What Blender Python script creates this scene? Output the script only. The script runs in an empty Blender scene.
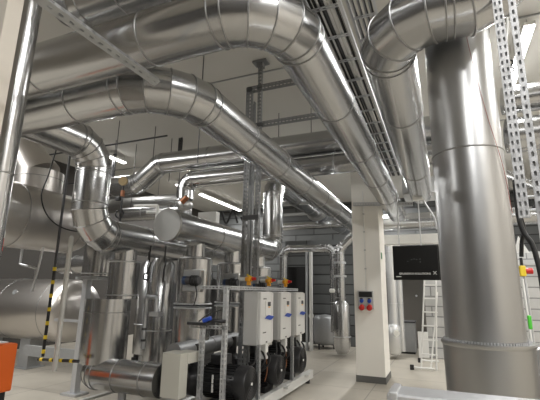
import bpy, bmesh, math, random
from mathutils import Vector, Matrix
random.seed(4)
S = bpy.context.scene
COL = S.collection
V = Vector
PI = math.pi

# ------------------------------------------------------------------ camera
TH, ROLL, YAW = math.radians(12.9), math.radians(0.96), math.radians(23.1)
f0 = V((-math.sin(YAW), math.cos(YAW), 0)); r0 = V((math.cos(YAW), math.sin(YAW), 0)); u0 = V((0, 0, 1))
fw = f0*math.cos(TH)+u0*math.sin(TH); up = -f0*math.sin(TH)+u0*math.cos(TH)
rt = r0*math.cos(ROLL)+up*math.sin(ROLL); upc = up*math.cos(ROLL)-r0*math.sin(ROLL)
cam = bpy.data.objects.new('camera', bpy.data.cameras.new('camera')); COL.objects.link(cam)
m = Matrix.Identity(4)
for i in range(3):
    m[i][0], m[i][1], m[i][2] = rt[i], upc[i], -fw[i]
m[0][3], m[1][3], m[2][3] = 0, 0, 1.55
cam.matrix_world = m
cam.data.sensor_width = 36; cam.data.lens = 400/540*36; cam.data.clip_start = 0.05
S.camera = cam

# ------------------------------------------------------------------ world, exposure
w = bpy.data.worlds.new('world'); S.world = w; w.use_nodes = True
w.node_tree.nodes['Background'].inputs[0].default_value = (.55, .56, .6, 1)
w.node_tree.nodes['Background'].inputs[1].default_value = 0.05
S.view_settings.view_transform = 'Standard'; S.view_settings.look = 'None'
S.view_settings.gamma = 1; S.view_settings.use_curve_mapping = False
S.view_settings.exposure = 1.1
LAMP = 6.0      # diffuser glow; the lamp's own light is added in lamp()

# ------------------------------------------------------------------ materials
def mat(name, col, rough=.5, metal=0, emit=0, noise=None, bump=None, spec=.5):
    M = bpy.data.materials.new(name); M.use_nodes = True
    nt = M.node_tree; b = nt.nodes['Principled BSDF']
    c = (*col, 1)
    b.inputs['Base Color'].default_value = c; b.inputs['Roughness'].default_value = rough
    b.inputs['Metallic'].default_value = metal; b.inputs['Specular IOR Level'].default_value = spec
    if emit:
        b.inputs['Emission Color'].default_value = c; b.inputs['Emission Strength'].default_value = emit
    tc = nt.nodes.new('ShaderNodeTexCoord')
    if noise:
        sc, amt, rv = noise
        n = nt.nodes.new('ShaderNodeTexNoise'); n.inputs['Scale'].default_value = sc; n.inputs['Detail'].default_value = 2
        nt.links.new(tc.outputs['Object'], n.inputs['Vector'])
        mr = nt.nodes.new('ShaderNodeMix'); mr.data_type = 'RGBA'
        mr.inputs[6].default_value = tuple(x*(1-amt) for x in col)+(1,); mr.inputs[7].default_value = tuple(min(1, x*(1+amt)) for x in col)+(1,)
        nt.links.new(n.outputs['Fac'], mr.inputs[0]); nt.links.new(mr.outputs[2], b.inputs['Base Color'])
        if rv:
            q = nt.nodes.new('ShaderNodeMapRange'); q.inputs[1].default_value = .3; q.inputs[2].default_value = .7
            q.inputs[3].default_value = rough-rv; q.inputs[4].default_value = rough+rv
            nt.links.new(n.outputs['Fac'], q.inputs[0]); nt.links.new(q.outputs[0], b.inputs['Roughness'])
    if bump:
        sc, st, dist = bump
        n2 = nt.nodes.new('ShaderNodeTexNoise'); n2.inputs['Scale'].default_value = sc; n2.inputs['Detail'].default_value = 2
        nt.links.new(tc.outputs['Object'], n2.inputs['Vector'])
        bp = nt.nodes.new('ShaderNodeBump'); bp.inputs['Strength'].default_value = st; bp.inputs['Distance'].default_value = dist
        nt.links.new(n2.outputs['Fac'], bp.inputs['Height']); nt.links.new(bp.outputs[0], b.inputs['Normal'])
    return M

M = {}
M['clad'] = mat('aluminium_cladding', (.50, .505, .51), .23, 1, noise=(1.2, .05, 0), bump=(1.2, .06, .02))
M['brushed'] = mat('brushed_duct_cladding', (.49, .495, .50), .32, 1, noise=(1.2, .05, 0))
M['clad2'] = mat('duller_aluminium_cladding', (.46, .46, .455), .36, 1, noise=(1.5, .06, 0), bump=(1.0, .06, .02))
M['bead'] = mat('joint_bead', (.34, .34, .34), .4, 1)
M['tank'] = mat('tank_steel', (.60, .575, .55), .33, 1, noise=(2, .06, 0), bump=(.9, .06, .02))
M['galv'] = mat('galvanised_steel', (.62, .63, .65), .42, .75, noise=(30, .1, .08))
M['rack'] = mat('rack_steel', (.25, .255, .26), .5, .7, noise=(30, .15, .08))
M['galvd'] = mat('dull_galvanised_steel', (.42, .43, .44), .5, .7, noise=(30, .15, .08))
M['steelw'] = mat('pale_painted_steel', (.62, .62, .6), .45, .2)
M['white'] = mat('white_plastic', (.78, .78, .76), .4)
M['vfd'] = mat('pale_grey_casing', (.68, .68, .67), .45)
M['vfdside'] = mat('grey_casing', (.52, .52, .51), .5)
M['cabinet'] = mat('beige_grey_casing', (.47, .46, .41), .5, noise=(3, .04, 0))
M['black'] = mat('black_rubber', (.012, .012, .013), .5)
M['blackp'] = mat('black_paint', (.02, .02, .022), .35)
M['cap'] = mat('dull_end_plate', (.36, .36, .35), .5, .9)
M['dull_red'] = mat('dull_red_wire', (.28, .06, .05), .5)
M['dark'] = mat('dark_grey_plastic', (.06, .06, .065), .5)
M['blue'] = mat('blue_plastic', (.01, .06, .42), .35)
M['navy'] = mat('navy_plastic', (.02, .05, .14), .4)
M['red'] = mat('red_plastic', (.6, .025, .02), .35)
M['yellow'] = mat('yellow_paint', (.85, .62, .04), .45)
M['amber'] = mat('amber_plastic', (.9, .42, .03), .45)
M['orange'] = mat('orange_paint', (.9, .16, .02), .4)
M['green'] = mat('green_plastic', (.1, .62, .06), .45)
M['dkgreen'] = mat('dull_green', (.03, .22, .09), .5)
M['copper'] = mat('brown_pipe_fitting', (.28, .11, .05), .4, .5)
M['lens'] = mat('gauge_face', (.8, .8, .76), .3)
M['lamp'] = mat('lamp_diffuser', (1, .985, .95), .4, emit=LAMP)
M['gauge'] = mat('dull_brass', (.35, .27, .15), .4, .6)
M['door'] = mat('taupe_door_paint', (.13, .12, .105), .5)
M['screen'] = mat('black_board', (.006, .006, .006), .3)
M['ceil'] = mat('painted_concrete_ceiling', (.62, .61, .575), .85, noise=(1.2, .04, 0))
M['wall'] = mat('painted_wall', (.62, .58, .52), .8, noise=(1.5, .03, 0), bump=(60, .15, .005))
M['darkwall'] = mat('dark_wall', (.055, .05, .045), .7, noise=(1.5, .05, 0))
M['pillar'] = mat('white_pillar_paint', (.88, .86, .81), .7, noise=(2, .02, 0))
M['plinth'] = mat('grey_plinth', (.13, .13, .125), .6)
M['glass'] = mat('clear_tube_wrap', (.75, .76, .76), .25, .6)

def tile_mat(name, c1, c2, mortar, w, h, ms, rough, sc=1, off=0.0, plane='XY', bumpd=.002):
    Mt = bpy.data.materials.new(name); Mt.use_nodes = True
    nt = Mt.node_tree; b = nt.nodes['Principled BSDF']; b.inputs['Roughness'].default_value = rough
    tc = nt.nodes.new('ShaderNodeTexCoord'); mp = nt.nodes.new('ShaderNodeMapping')
    if plane == 'XZ': mp.inputs['Rotation'].default_value = (-PI/2, 0, 0)
    if plane == 'YZ': mp.inputs['Rotation'].default_value = (-PI/2, 0, -PI/2)
    br = nt.nodes.new('ShaderNodeTexBrick'); br.offset = off
    br.inputs['Color1'].default_value = (*c1, 1); br.inputs['Color2'].default_value = (*c2, 1); br.inputs['Mortar'].default_value = (*mortar, 1)
    br.inputs['Scale'].default_value = sc; br.inputs['Brick Width'].default_value = w; br.inputs['Row Height'].default_value = h
    br.inputs['Mortar Size'].default_value = ms; br.inputs['Mortar Smooth'].default_value = .1
    nt.links.new(tc.outputs['Object'], mp.inputs[0]); nt.links.new(mp.outputs[0], br.inputs['Vector'])
    n = nt.nodes.new('ShaderNodeTexNoise'); n.inputs['Scale'].default_value = 2.5; n.inputs['Detail'].default_value = 6
    nt.links.new(tc.outputs['Object'], n.inputs['Vector'])
    q = nt.nodes.new('ShaderNodeMapRange'); q.inputs[3].default_value = .82; q.inputs[4].default_value = 1.15
    nt.links.new(n.outputs['Fac'], q.inputs[0])
    mx = nt.nodes.new('ShaderNodeVectorMath'); mx.operation = 'SCALE'
    nt.links.new(br.outputs['Color'], mx.inputs[0]); nt.links.new(q.outputs[0], mx.inputs['Scale'])
    nt.links.new(mx.outputs[0], b.inputs['Base Color'])
    bp = nt.nodes.new('ShaderNodeBump'); bp.inputs['Strength'].default_value = .5; bp.inputs['Distance'].default_value = bumpd; bp.invert = True
    nt.links.new(br.outputs['Fac'], bp.inputs['Height']); nt.links.new(bp.outputs[0], b.inputs['Normal'])
    return Mt
M['floor'] = tile_mat('floor_tiles', (.41, .38, .325), (.38, .35, .30), (.2, .185, .165), 1.2, 1.2, .008, .42)
M['block'] = tile_mat('grey_blockwork', (.52, .52, .51), (.43, .43, .42), (.22, .22, .22), .6, .25, .015, .8, plane='XZ', off=.5, bumpd=.01)
M['panelwall'] = tile_mat('grey_wall_panels', (.11, .115, .115), (.07, .073, .073), (.015, .015, .015), 1.6, .3, .02, .5, plane='XZ', off=.5, bumpd=.02)

# ------------------------------------------------------------------ mesh helpers
def perp(d):
    d = d.normalized()
    a = V((0, 0, 1)) if abs(d.z) < .9 else V((1, 0, 0))
    x = d.cross(a).normalized(); return x, d.cross(x).normalized()

class MB:
    def __init__(s): s.bm = bmesh.new()
    def box(s, c, size, rot=None, bev=0):
        g = bmesh.ops.create_cube(s.bm, size=1)['verts']
        bmesh.ops.scale(s.bm, vec=size, verts=g)
        if bev:
            es = list({e for v in g for e in v.link_edges})
            r = bmesh.ops.bevel(s.bm, geom=es, offset=bev, segments=2, affect='EDGES', profile=.5)
            g = list({v for f in r['faces'] for v in f.verts} | set(v for v in g if v.is_valid))
        if rot: bmesh.ops.rotate(s.bm, cent=(0, 0, 0), matrix=rot, verts=g)
        bmesh.ops.translate(s.bm, vec=c, verts=g); return s
    def rev(s, p0, d, prof, n=32, caps=(True, True)):
        """profile [(t, r)...] revolved about the axis from p0 along d; a None entry breaks the shading"""
        p0 = V(p0); d = V(d).normalized(); x, y = perp(d); last = None; first = None
        for e in prof:
            if e is None: last = None; continue
            t, r = e
            ring = [s.bm.verts.new(p0+d*t+(x*math.cos(2*PI*i/n)+y*math.sin(2*PI*i/n))*r) for i in range(n)]
            if first is None: first = ring
            if last:
                for i in range(n):
                    f = s.bm.faces.new((last[i], last[(i+1) % n], ring[(i+1) % n], ring[i])); f.smooth = True
            last = ring
        if caps[0]: s._cap(first)
        if caps[1]: s._cap(last)
        return s
    def _cap(s, ring):
        vs = [s.bm.verts.new(v.co) for v in ring]; s.bm.faces.new(vs)
    def cyl(s, p0, p1, r, r1=None, n=32, caps=True):
        p0, p1 = V(p0), V(p1); L = (p1-p0).length
        return s.rev(p0, p1-p0, [(0, r), (L, r if r1 is None else r1)], n, (caps, caps))
    def tube(s, pts, r, n=10, caps=True):
        pts = [V(p) for p in pts]; last = None; xprev = None
        for i, p in enumerate(pts):
            d = (pts[min(i+1, len(pts)-1)]-pts[max(i-1, 0)]).normalized()
            if xprev is None: x, y = perp(d)
            else:
                x = (xprev-d*xprev.dot(d)).normalized(); y = d.cross(x)
            xprev = x
            ring = [s.bm.verts.new(p+(x*math.cos(2*PI*k/n)+y*math.sin(2*PI*k/n))*r) for k in range(n)]
            if last:
                for k in range(n):
                    f = s.bm.faces.new((last[k], last[(k+1) % n], ring[(k+1) % n], ring[k])); f.smooth = True
            elif caps: s._cap(ring)
            last = ring
        if caps: s._cap(last)
        return s
    def torus(s, c, d, R, r, n=40, k=6):
        c = V(c); x, y = perp(V(d)); d = V(d).normalized(); rings = []
        for i in range(n):
            a = 2*PI*i/n; e = x*math.cos(a)+y*math.sin(a)
            rings.append([s.bm.verts.new(c+e*(R+r*math.cos(2*PI*j/k))+d*r*math.sin(2*PI*j/k)) for j in range(k)])
        for i in range(n):
            A, B = rings[i], rings[(i+1) % n]
            for j in range(k):
                f = s.bm.faces.new((A[j], A[(j+1) % k], B[(j+1) % k], B[j])); f.smooth = True
        return s
    def quad(s, *p): s.bm.faces.new([s.bm.verts.new(q) for q in p]); return s
    def prism(s, pts, d):
        d = V(d); a = [s.bm.verts.new(p) for p in pts]; b = [s.bm.verts.new(V(p)+d) for p in pts]
        s.bm.faces.new(a[::-1]); s.bm.faces.new(b); n = len(a)
        for i in range(n): s.bm.faces.new((a[i], a[(i+1) % n], b[(i+1) % n], b[i]))
        return s
    def build(s, name, mt, parent=None, solid=0):
        bmesh.ops.recalc_face_normals(s.bm, faces=s.bm.faces)
        me = bpy.data.meshes.new(name); s.bm.to_mesh(me); s.bm.free()
        o = bpy.data.objects.new(name, me); COL.objects.link(o)
        me.materials.append(M[mt] if isinstance(mt, str) else mt)
        if solid:
            md = o.modifiers.new('thickness', 'SOLIDIFY'); md.thickness = solid; md.offset = 0
        if parent is not None:
            root = parent; off = V((0, 0, 0))
            while root is not None: off += root.location; root = root.parent
            for v in me.vertices: v.co -= off
            o.parent = parent
        return o

def tag(o, label, cat, group=None, kind=None):
    o['label'] = label; o['category'] = cat
    if group: o['group'] = group
    if kind: o['kind'] = kind
    return o
def thing(name, label, cat, loc, group=None):
    o = bpy.data.objects.new(name, None); COL.objects.link(o); o.location = loc; o.empty_display_size = .1
    return tag(o, label, cat, group)
def struct(name, mb, mt):
    o = mb.build(name, mt); o['kind'] = 'structure'; return o
def copy_tree(o, parent=None):
    c = o.copy(); COL.objects.link(c); c.parent = parent
    for ch in list(o.children): copy_tree(ch, c)
    return c

def arc(p, a, b, r, n):
    """fillet points at corner p between unit directions a (in) and b (out)"""
    a, b = a.normalized(), b.normalized(); ang = a.angle(b); t = r*math.tan(ang/2)
    s = p-a*t; nrm = (b-a*a.dot(b)).normalized(); c = s+nrm*r; out = []
    for i in range(n+1):
        th = ang*i/n
        out.append((c-nrm*r*math.cos(th)+a*r*math.sin(th), (a*math.cos(th)+nrm*math.sin(th))))
    return out, t

def pipe(name, label, cat, pts, R, bend=.38, gores=4, joints=1.3, mt='clad', group=None, caps=(True, True), bead=.006, n=44, jsub=True):
    """a clad pipe run: straight sections, lobster-back elbows, beaded joints"""
    pts = [V(p) for p in pts]; root = thing(name, label, cat, pts[0], group)
    bends = [bend]*(len(pts)) if not isinstance(bend, (list, tuple)) else [0]+list(bend)+[0]
    for hx, hy in {7.2: ((-2.2, 7.2),), 8.6: ((-7.0, 8.6), (-9.0, 8.6)), 7.6: ((-5.6, 7.6), (-7.0, 7.6)), 6.0: ((2.5, 6.0), (4.3, 6.0)), 10.6: ((1.0, 10.6),)}.get(round(pts[0].y, 2) if pts[0].z > 3.3 and len(pts) < 4 else 0, ()):
        MB().tube([(hx, hy, pts[0].z+R*.9), (hx, hy, ZC)], .008, 6).build('hanger', 'dark', root)
    start = pts[0]
    for i in range(1, len(pts)):
        d = (pts[i]-pts[i-1]).normalized(); end = pts[i]
        if i < len(pts)-1:
            d2 = (pts[i+1]-pts[i]).normalized(); ar, t = arc(pts[i], d, d2, bends[i], 24); end = pts[i]-d*t
        L = (end-start).length
        if L > .02:
            sec = MB().rev(start, d, [(0, R), (L, R)], n, (caps[0] and i == 1, caps[1] and i == len(pts)-1)).build('straight_section', mt, root)
            k = int(L/joints) if joints else 0
            for j in range(k):
                q = (j+.8)/(k+.3)*L
                if q < L-.08: MB().torus(start+d*q, d, R+bead*.2, bead).build('joint_bead', 'bead', sec)
        if i < len(pts)-1:
            ang = d.angle(d2); g = max(1, round(gores*ang/(PI/2))); rb = bends[i]
            mb = MB(); beads = []
            # mitre planes at the ends and between gores; gore axes are chords
            ctr_pts, _ = arc(pts[i], d, d2, rb, 1)
            nrm = (d2-d*d.dot(d2)).normalized(); s0 = pts[i]-d*t; c = s0+nrm*rb
            planes = []
            for j in range(g+2):
                th = 0 if j == 0 else (ang if j == g+1 else ang*(j-.5)/g)
                planes.append(th)
            axisn = d.cross(nrm).normalized()
            def ring(th, seg_th):
                # cross section of cylinder whose axis direction is at angle seg_th, cut by the radial plane at th
                e = -nrm*math.cos(th)+d*math.sin(th)         # radial dir in plane
                k_ = 1/math.cos(th-seg_th)
                # axis point: tangent line at seg_th meets plane
                rad = rb*k_
                return [c+e*(rad+R*math.cos(2*PI*q/n)*k_)+axisn*R*math.sin(2*PI*q/n) for q in range(n)]
            for j in range(g+1):
                seg = ang*j/g
                A = [mb.bm.verts.new(v) for v in ring(planes[j], seg)]; B = [mb.bm.verts.new(v) for v in ring(planes[j+1], seg)]
                for q in range(n):
                    f = mb.bm.faces.new((A[q], A[(q+1) % n], B[(q+1) % n], B[q])); f.smooth = True
            el = mb.build('elbow', mt, root)
            for j in range(g+2):
                th = planes[j]; seg = ang*min(j, g)/g if j <= g else ang
                pr = ring(th, seg)
                bb = MB(); cen = sum(pr, V())/n
                rings = []
                tn = (d*math.cos(th)+nrm*math.sin(th))
                for q in range(n):
                    e = (pr[q]-cen).normalized()
                    rings.append([bb.bm.verts.new(pr[q]+e*bead*(.2+math.cos(2*PI*z/6))+tn*bead*math.sin(2*PI*z/6)) for z in range(6)])
                for q in range(n):
                    A, B = rings[q], rings[(q+1) % n]
                    for z in range(6):
                        f = bb.bm.faces.new((A[z], A[(z+1) % 6], B[(z+1) % 6], B[z])); f.smooth = True
                bb.build('joint_bead', 'bead', el)
            start = pts[i]+d2*t
    return root

def perf_strip(mb, o, u, wv, L, W, cols, pitch, hl, hw, offs=0):
    """flat strip from o, length L along u, width W along wv, with rectangular slots"""
    o, u, wv = V(o), V(u).normalized(), V(wv).normalized()
    rows = max(1, int(L/pitch)); pitch = L/rows; xs = [0]
    for c in range(cols):
        cx = W*(c+.5)/cols; xs += [cx-hw/2, cx+hw/2]
    xs.append(W); ys = []
    for r in range(rows): ys += [r*pitch, r*pitch+(pitch-hl)/2, r*pitch+(pitch+hl)/2]
    ys.append(L)
    g = [[mb.bm.verts.new(o+u*y+wv*x) for x in xs] for y in ys]
    for a in range(len(ys)-1):
        for b in range(len(xs)-1):
            if a % 3 == 1 and b % 2 == 1: continue
            mb.bm.faces.new((g[a][b], g[a][b+1], g[a+1][b+1], g[a+1][b]))

def strut_mb(p0, p1, face, W, D, cols=1, pitch=.05, hl=.028, hw=.014, side=True, closed=False):
    """C-channel from p0 to p1, perforated web turned towards `face`"""
    mb = MB(); p0, p1 = V(p0), V(p1); u = (p1-p0); L = u.length; u.normalize(); f = V(face); f = (f-u*f.dot(u)).normalized(); s = u.cross(f).normalized()
    perf_strip(mb, p0-s*W/2+f*D/2, u, s, L, W, cols, pitch, hl, hw)
    for k in (-1, 1):
        perf_strip(mb, p0+s*k*W/2+f*D/2, u, -f, L, D, 1, pitch, hl if side else .0001, hw if side else .0001)
    mb_l = W*(.22 if not closed else .5)
    for k in (-1, 1):
        a = p0+s*k*W/2-f*D/2; mb.quad(a, a+u*L, a+u*L-s*k*mb_l, a-s*k*mb_l)
    return mb
def strut(name, label, cat, p0, p1, face, W=.06, D=.05, cols=1, mt='galv', parent=None, group=None, **k):
    o = strut_mb(p0, p1, face, W, D, cols, **k).build(name, mt, parent, solid=.003)
    if parent is None: tag(o, label, cat, group)
    return o
def box(name, label, cat, c, size, mt, bev=.004, group=None, parent=None):
    o = MB().box(c, size, bev=bev).build(name, mt, parent)
    if parent is None: tag(o, label, cat, group)
    return o
def curve_pts(pts, n=8):
    pts = [V(p) for p in pts]; out = []
    P = [pts[0]*2-pts[1]]+pts+[pts[-1]*2-pts[-2]]
    for i in range(1, len(P)-2):
        for k in range(n):
            t = k/n; a, b, c, d = P[i-1], P[i], P[i+1], P[i+2]
            out.append(.5*((2*b)+(c-a)*t+(2*a-5*b+4*c-d)*t*t+(3*b-3*c+d-a)*t**3))
    out.append(pts[-1]); return out
def cable(name, label, pts, r=.008, mt='black', cat='cable', parent=None, group=None):
    o = MB().tube(curve_pts(pts), r, 8).build(name, mt, parent)
    if parent is None: tag(o, label, cat, group)
    return o

# ================================================================== STRUCTURE
X0, X1, Y0, Y1, ZC = -10.2, 5.0, -4.5, 16.0, 5.2
struct('floor', MB().box(((X0+X1)/2, (Y0+Y1)/2, -.05), (X1-X0+.4, Y1-Y0+.4, .1)), 'floor')
struct('ceiling', MB().box(((X0+X1)/2, (Y0+Y1)/2, ZC+.05), (X1-X0+.4, Y1-Y0+.4, .1)), 'ceil')
struct('wall_left', MB().box((X0-.1, (Y0+Y1)/2, ZC/2), (.2, Y1-Y0+.4, ZC)), 'darkwall')
struct('wall_right', MB().box((X1+.1, (Y0+Y1)/2, ZC/2), (.2, Y1-Y0+.4, ZC)), 'wall')
struct('wall_front', MB().box(((X0+X1)/2, Y0-.1, ZC/2), (X1-X0, .2, ZC)), 'darkwall')
struct('wall_back', MB().box(((X0+X1)/2, Y1+.1, ZC/2), (X1-X0, .2, ZC)), 'panelwall')
# inner wall at the far end: dark panels, a doorway, then blockwork
struct('wall_inner', MB().box((-3.2, 12.6, 1.6), (3.1, .25, 3.2)), 'panelwall')
struct('wall_block', MB().box((2.35, 12.6, 1.35), (5.3, .25, 2.7)), 'block')
struct('wall_lintel', MB().box((-.97, 12.6, 2.45), (1.36, .25, .5)), 'block')
struct('door_1', MB().box((-.97, 13.1, 1.1), (1.36, .06, 2.2), bev=.01), 'door')
struct('wall_partition', MB().box((2.0, 11.4, 1.15), (4.9, .15, 2.3)), 'block')
struct('trim_1', MB().box((X0+7.6, 5.6, ZC-.012), (15.2, .02, .02)).box((X0+7.6, 9.2, ZC-.012), (15.2, .02, .02)).box((X0+7.6, 2, ZC-.012), (15.2, .02, .02)), 'galvd')
# white pillar
struct('wall_pillar', MB().box((-1.295, 8.1, ZC/2), (.51, .7, ZC), bev=.008), 'pillar')
struct('baseboard_pillar', MB().box((-1.295, 8.1, .055), (.53, .72, .11)), 'plinth')
# near left pier
struct('wall_pier', MB().box((-2.92, 1.24, ZC/2), (1.6, .09, ZC), bev=.004), 'wall')

# ================================================================== LAMPS
def lamp(x, y, label, L=1.7, z=5.02, wd=.15):
    t = thing('strip_light', label, 'light', (x, y, z), 'ceiling strip lights')
    MB().box((x, y, z+.03), (wd*1.15, L, .05), bev=.01).build('housing', 'white', t)
    MB().box((x, y, z-.01), (wd, L-.02, .034), bev=.01).build('diffuser', 'lamp', t)
    a = bpy.data.lights.new('strip_light_source', 'AREA'); a.shape = 'RECTANGLE'; a.size = wd*.96; a.size_y = L*.98
    a.energy = 34*L*wd/.15; a.color = (1, .99, .965)
    ao = bpy.data.objects.new('light_source', a); COL.objects.link(ao); ao.location = (0, 0, -.03); ao.parent = t
    for s in (-1, 1):
        MB().tube([(x, y+s*L*.42, z+.06), (x, y+s*L*.42, ZC)], .006, 6).build('suspension_rod', 'galvd', t)
lamp(1.30, 6.4, 'bright strip light hanging right of the tall duct', wd=.12)
lamp(-8.0, 13.8, 'long strip light far off above the big capped header', L=3.2)
lamp(-8.0, 8.0, 'short strip light seen beyond the left elbow', L=.6, wd=.1)
lamp(-8.0, 11.2, 'strip light beyond the small left elbow pipes, left of the long one', L=.9)
LL = ['strip light high above the upper tank at far left', 'added unseen strip light above the lower tank, brightening the stepped cross pipe', 'strip light near the back wall left of the pillar', 'strip light beyond the white pillar, nearer than the back wall one', 'strip light nearly overhead right of the tall duct', 'strip light far off right behind the tall duct',
      'strip light close to the right wall, level with the pillar', 'strip light over the space behind the photographer, right side', 'strip light over the far left corner behind the photographer', 'strip light close to the right wall, far end', 'strip light close to the right wall, behind the photographer', 'strip light at left, level with the photographer']
for i, (x, y) in enumerate([(-7.5, 2.0), (-7.3, 4.6), (-1.6, 14.3), (-1.6, 10.4), (1.4, .6), (1.4, 11.5), (3.9, 4.6), (1.4, -2.8), (-6.9, -2.4), (3.6, 9.0), (3.6, -.4), (-7.5, -.5)]):  # second one is an unseen lamp, added to brighten the stepped cross pipe
    lamp(x, y, LL[i])

# ================================================================== MAIN PIPES
pipe('insulated_pipe', 'large shiny pipe crossing the top left, then bending away beside the cable ladder', 'pipe',
     [(-3.75, 1.98, 3.29), (-.82, 1.98, 3.29), (-.82, 9.2, 3.29)], .19, .40, joints=1.2, gores=5)
pipe('insulated_pipe', 'shiny pipe bending at upper centre and running down right behind the pillar', 'pipe',
     [(-3.8, 2.45, 3.24), (-1.95, 2.45, 3.24), (-1.95, 10.3, 3.24)], .2, .5, joints=1.05, gores=5)
pipe('insulated_pipe', 'wide pipe with elbows at the top right, passing in front of the tall vertical duct', 'pipe',
     [(-.245, 7.4, 3.3), (-.245, 2.43, 3.3), (.56, 2.43, 3.3), (.56, 2.43, 5.19)], .19, (.38, .38), joints=1.9)
pipe('insulated_pipe', 'dark pipe in the top left corner above the other pipes, ending in an elbow', 'pipe',
     [(-.1, 2.2, 4.05), (-3.05, 2.2, 4.05), (-3.05, 2.2, 5.19)], .23, .36, joints=.75)
pipe('insulated_pipe', 'left pipe turning down and back with two elbows beside the capped header', 'pipe',
     [(-4.1, 1.6, 3.37), (-4.1, 3.72, 3.37), (-4.1, 3.72, 2.25), (-4.1, 8.6, 2.25)], .215, .36, joints=.9)
hd = pipe('header_pipe', 'horizontal header with a flat round end cap above the silver vessels', 'pipe',
     [(-3.3, 4.3, 2.39), (-3.3, 7.92, 2.39), (-3.3, 7.92, 3.9), (-3.3, 15, 3.9)], .218, .33, joints=1.3)
MB().rev((-3.3, 4.31, 2.39), (0, -1, 0), [(0, .222), (.03, .222), None, (.03, .222), (.036, .216), None, (.036, .216), (.036, .0)], 48, (False, False)).build('end_cap', 'cap', hd)
MB().rev((-3.3, 11.2, 3.9), (0, 1, 0), [(0, .22), (.0, .3), None, (0, .3), (.09, .3), None, (.09, .3), (.09, .22)], 40, (False, False)).build('flange', 'clad2', hd)
for y in (5.0, 6.12, 7.2):
    MB().cyl((-3.3, y, 2.0), (-3.3, y, 2.35), .135, n=32).build('branch_neck', 'clad', hd)
pipe('insulated_pipe', 'upper cross pipe stepping up with two elbows, spanning the room behind the rack', 'pipe',
     [(-8.2, 7.2, 3.98), (-6.45, 7.2, 3.98), (-5.85, 7.2, 4.42), (.9, 7.2, 4.4)], .235, (.35, .35), gores=7, joints=1.6)
pipe('insulated_pipe', 'lower cross pipe behind the rack, turning down at its left end', 'pipe',
     [(-5.12, 7.2, 3.5), (-5.12, 7.2, 3.95), (.9, 7.2, 3.95)], .19, .25, joints=1.6)
pipe('insulated_pipe', 'long dull cross pipe low behind the steps of the upper cross pipe', 'pipe',
     [(-9.8, 8.6, 3.87), (-6.15, 8.6, 3.87)], .2, joints=1.7, mt='clad2')
pipe('insulated_pipe', 'thick level pipe at the right edge behind the slotted rails, upper of the two', 'pipe',
     [(.95, 6.0, 4.2), (4.9, 6.0, 4.2)], .19, joints=1.5)
pipe('insulated_pipe', 'thick level pipe at the right edge behind the slotted rails, lower of the two', 'pipe',
     [(.95, 6.0, 3.68), (4.9, 6.0, 3.68)], .235, joints=1.5)
pipe('insulated_pipe', 'slanting pipe at the right edge below the two thick level pipes', 'pipe',
     [(.6, 6.2, 3.35), (1.7, 6.2, 2.65), (4.9, 6.2, 2.65)], .11, .3, joints=0)
pipe('insulated_pipe', 'level pipe far behind the black board', 'pipe', [(-1.3, 10.6, 3.35), (4.9, 10.6, 3.35)], .2, joints=1.3)
pipe('insulated_pipe', 'thin bright level pipe far behind the capped header elbow', 'pipe', [(-4.5, 11.7, 3.55), (-2.0, 11.7, 3.55)], .11, joints=2)

# tall duct
td = thing('vertical_duct', 'tall wide vertical duct at right standing in a collar', 'duct', (.215, 2.9, 0))
MB().rev((.215, 2.9, 1.27), (0, 0, 1), [(0, .224), (1.2, .219)], 64).build('lower_section', 'brushed', td)
MB().rev((.215, 2.9, 2.47), (0, 0, 1), [(0, .216), (.9, .214)], 64, (False, False)).build('middle_section', 'brushed', td)
MB().rev((.215, 2.9, 3.37), (0, 0, 1), [(0, .212), (1.8, .212)], 64, (False, True)).build('upper_section', 'brushed', td)
MB().torus((.215, 2.9, 2.47), (0, 0, 1), .219, .006, 64).build('joint_bead', 'bead', td)
MB().torus((.215, 2.9, 3.37), (0, 0, 1), .215, .006, 64).build('joint_bead', 'bead', td)
col_ = MB().rev((.225, 2.9, 0), (0, 0, 1), [(0, .235), (1.25, .252), None, (1.25, .252), (1.262, .262), (1.276, .26), None, (1.276, .26), (1.276, .22)], 64, (True, False)).build('collar', 'clad2', td)
mb = MB()
for i in range(90):
    a = 2*PI*i/90
    mb.box((.22+.235*math.cos(a), 2.9+.235*math.sin(a), 1.283), (.014, .008, .012), Matrix.Rotation(a, 3, 'Z'))
mb.build('crimped_edge', 'galv', td)
MB().box((.58, 3.05, .62), (.3, .3, 1.27), bev=.01).build('side_box', 'clad2', td)
cable('thin_red_wire', 'thin red wire running down the front of the tall duct', [(.255, 2.683, 3.6), (.27, 2.68, 3.2), (.335, 2.715, 2.7), (.40, 2.77, 2.35), (.43, 2.83, 2.05)], .0018, 'dull_red', 'wire')

# foreground duct
lg = thing('horizontal_duct', 'flat topped grey metal duct in the bottom right corner', 'duct', (-.185, 1.2, .7))
MB().box((.915, 1.445, 1.0), (2.2, .13, .5), bev=.008).build('casing', 'galv', lg)
MB().box((-.165, 1.445, 1.0), (.025, .14, .51), bev=.004).build('end_flange', 'galv', lg)
MB().box((1.6, 1.445, .375), (.08, .1, .75)).build('leg', 'galvd', lg)
MB().box((.1, 1.445, .375), (.08, .1, .75)).build('leg', 'galvd', lg)

# rectangular duct where the two pipes end
rd = thing('rectangular_duct', 'small rectangular duct joining the tall duct below the cable ladder end', 'duct', (-.55, 7.4, 3.3))
MB().box((.25, 7.75, 3.45), (1.6, .7, .3), bev=.006).build('casing', 'clad2', rd)
MB().box((-.3, 7.75, 3.45), (.03, .74, .34)).build('flange', 'galv', rd)

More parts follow.
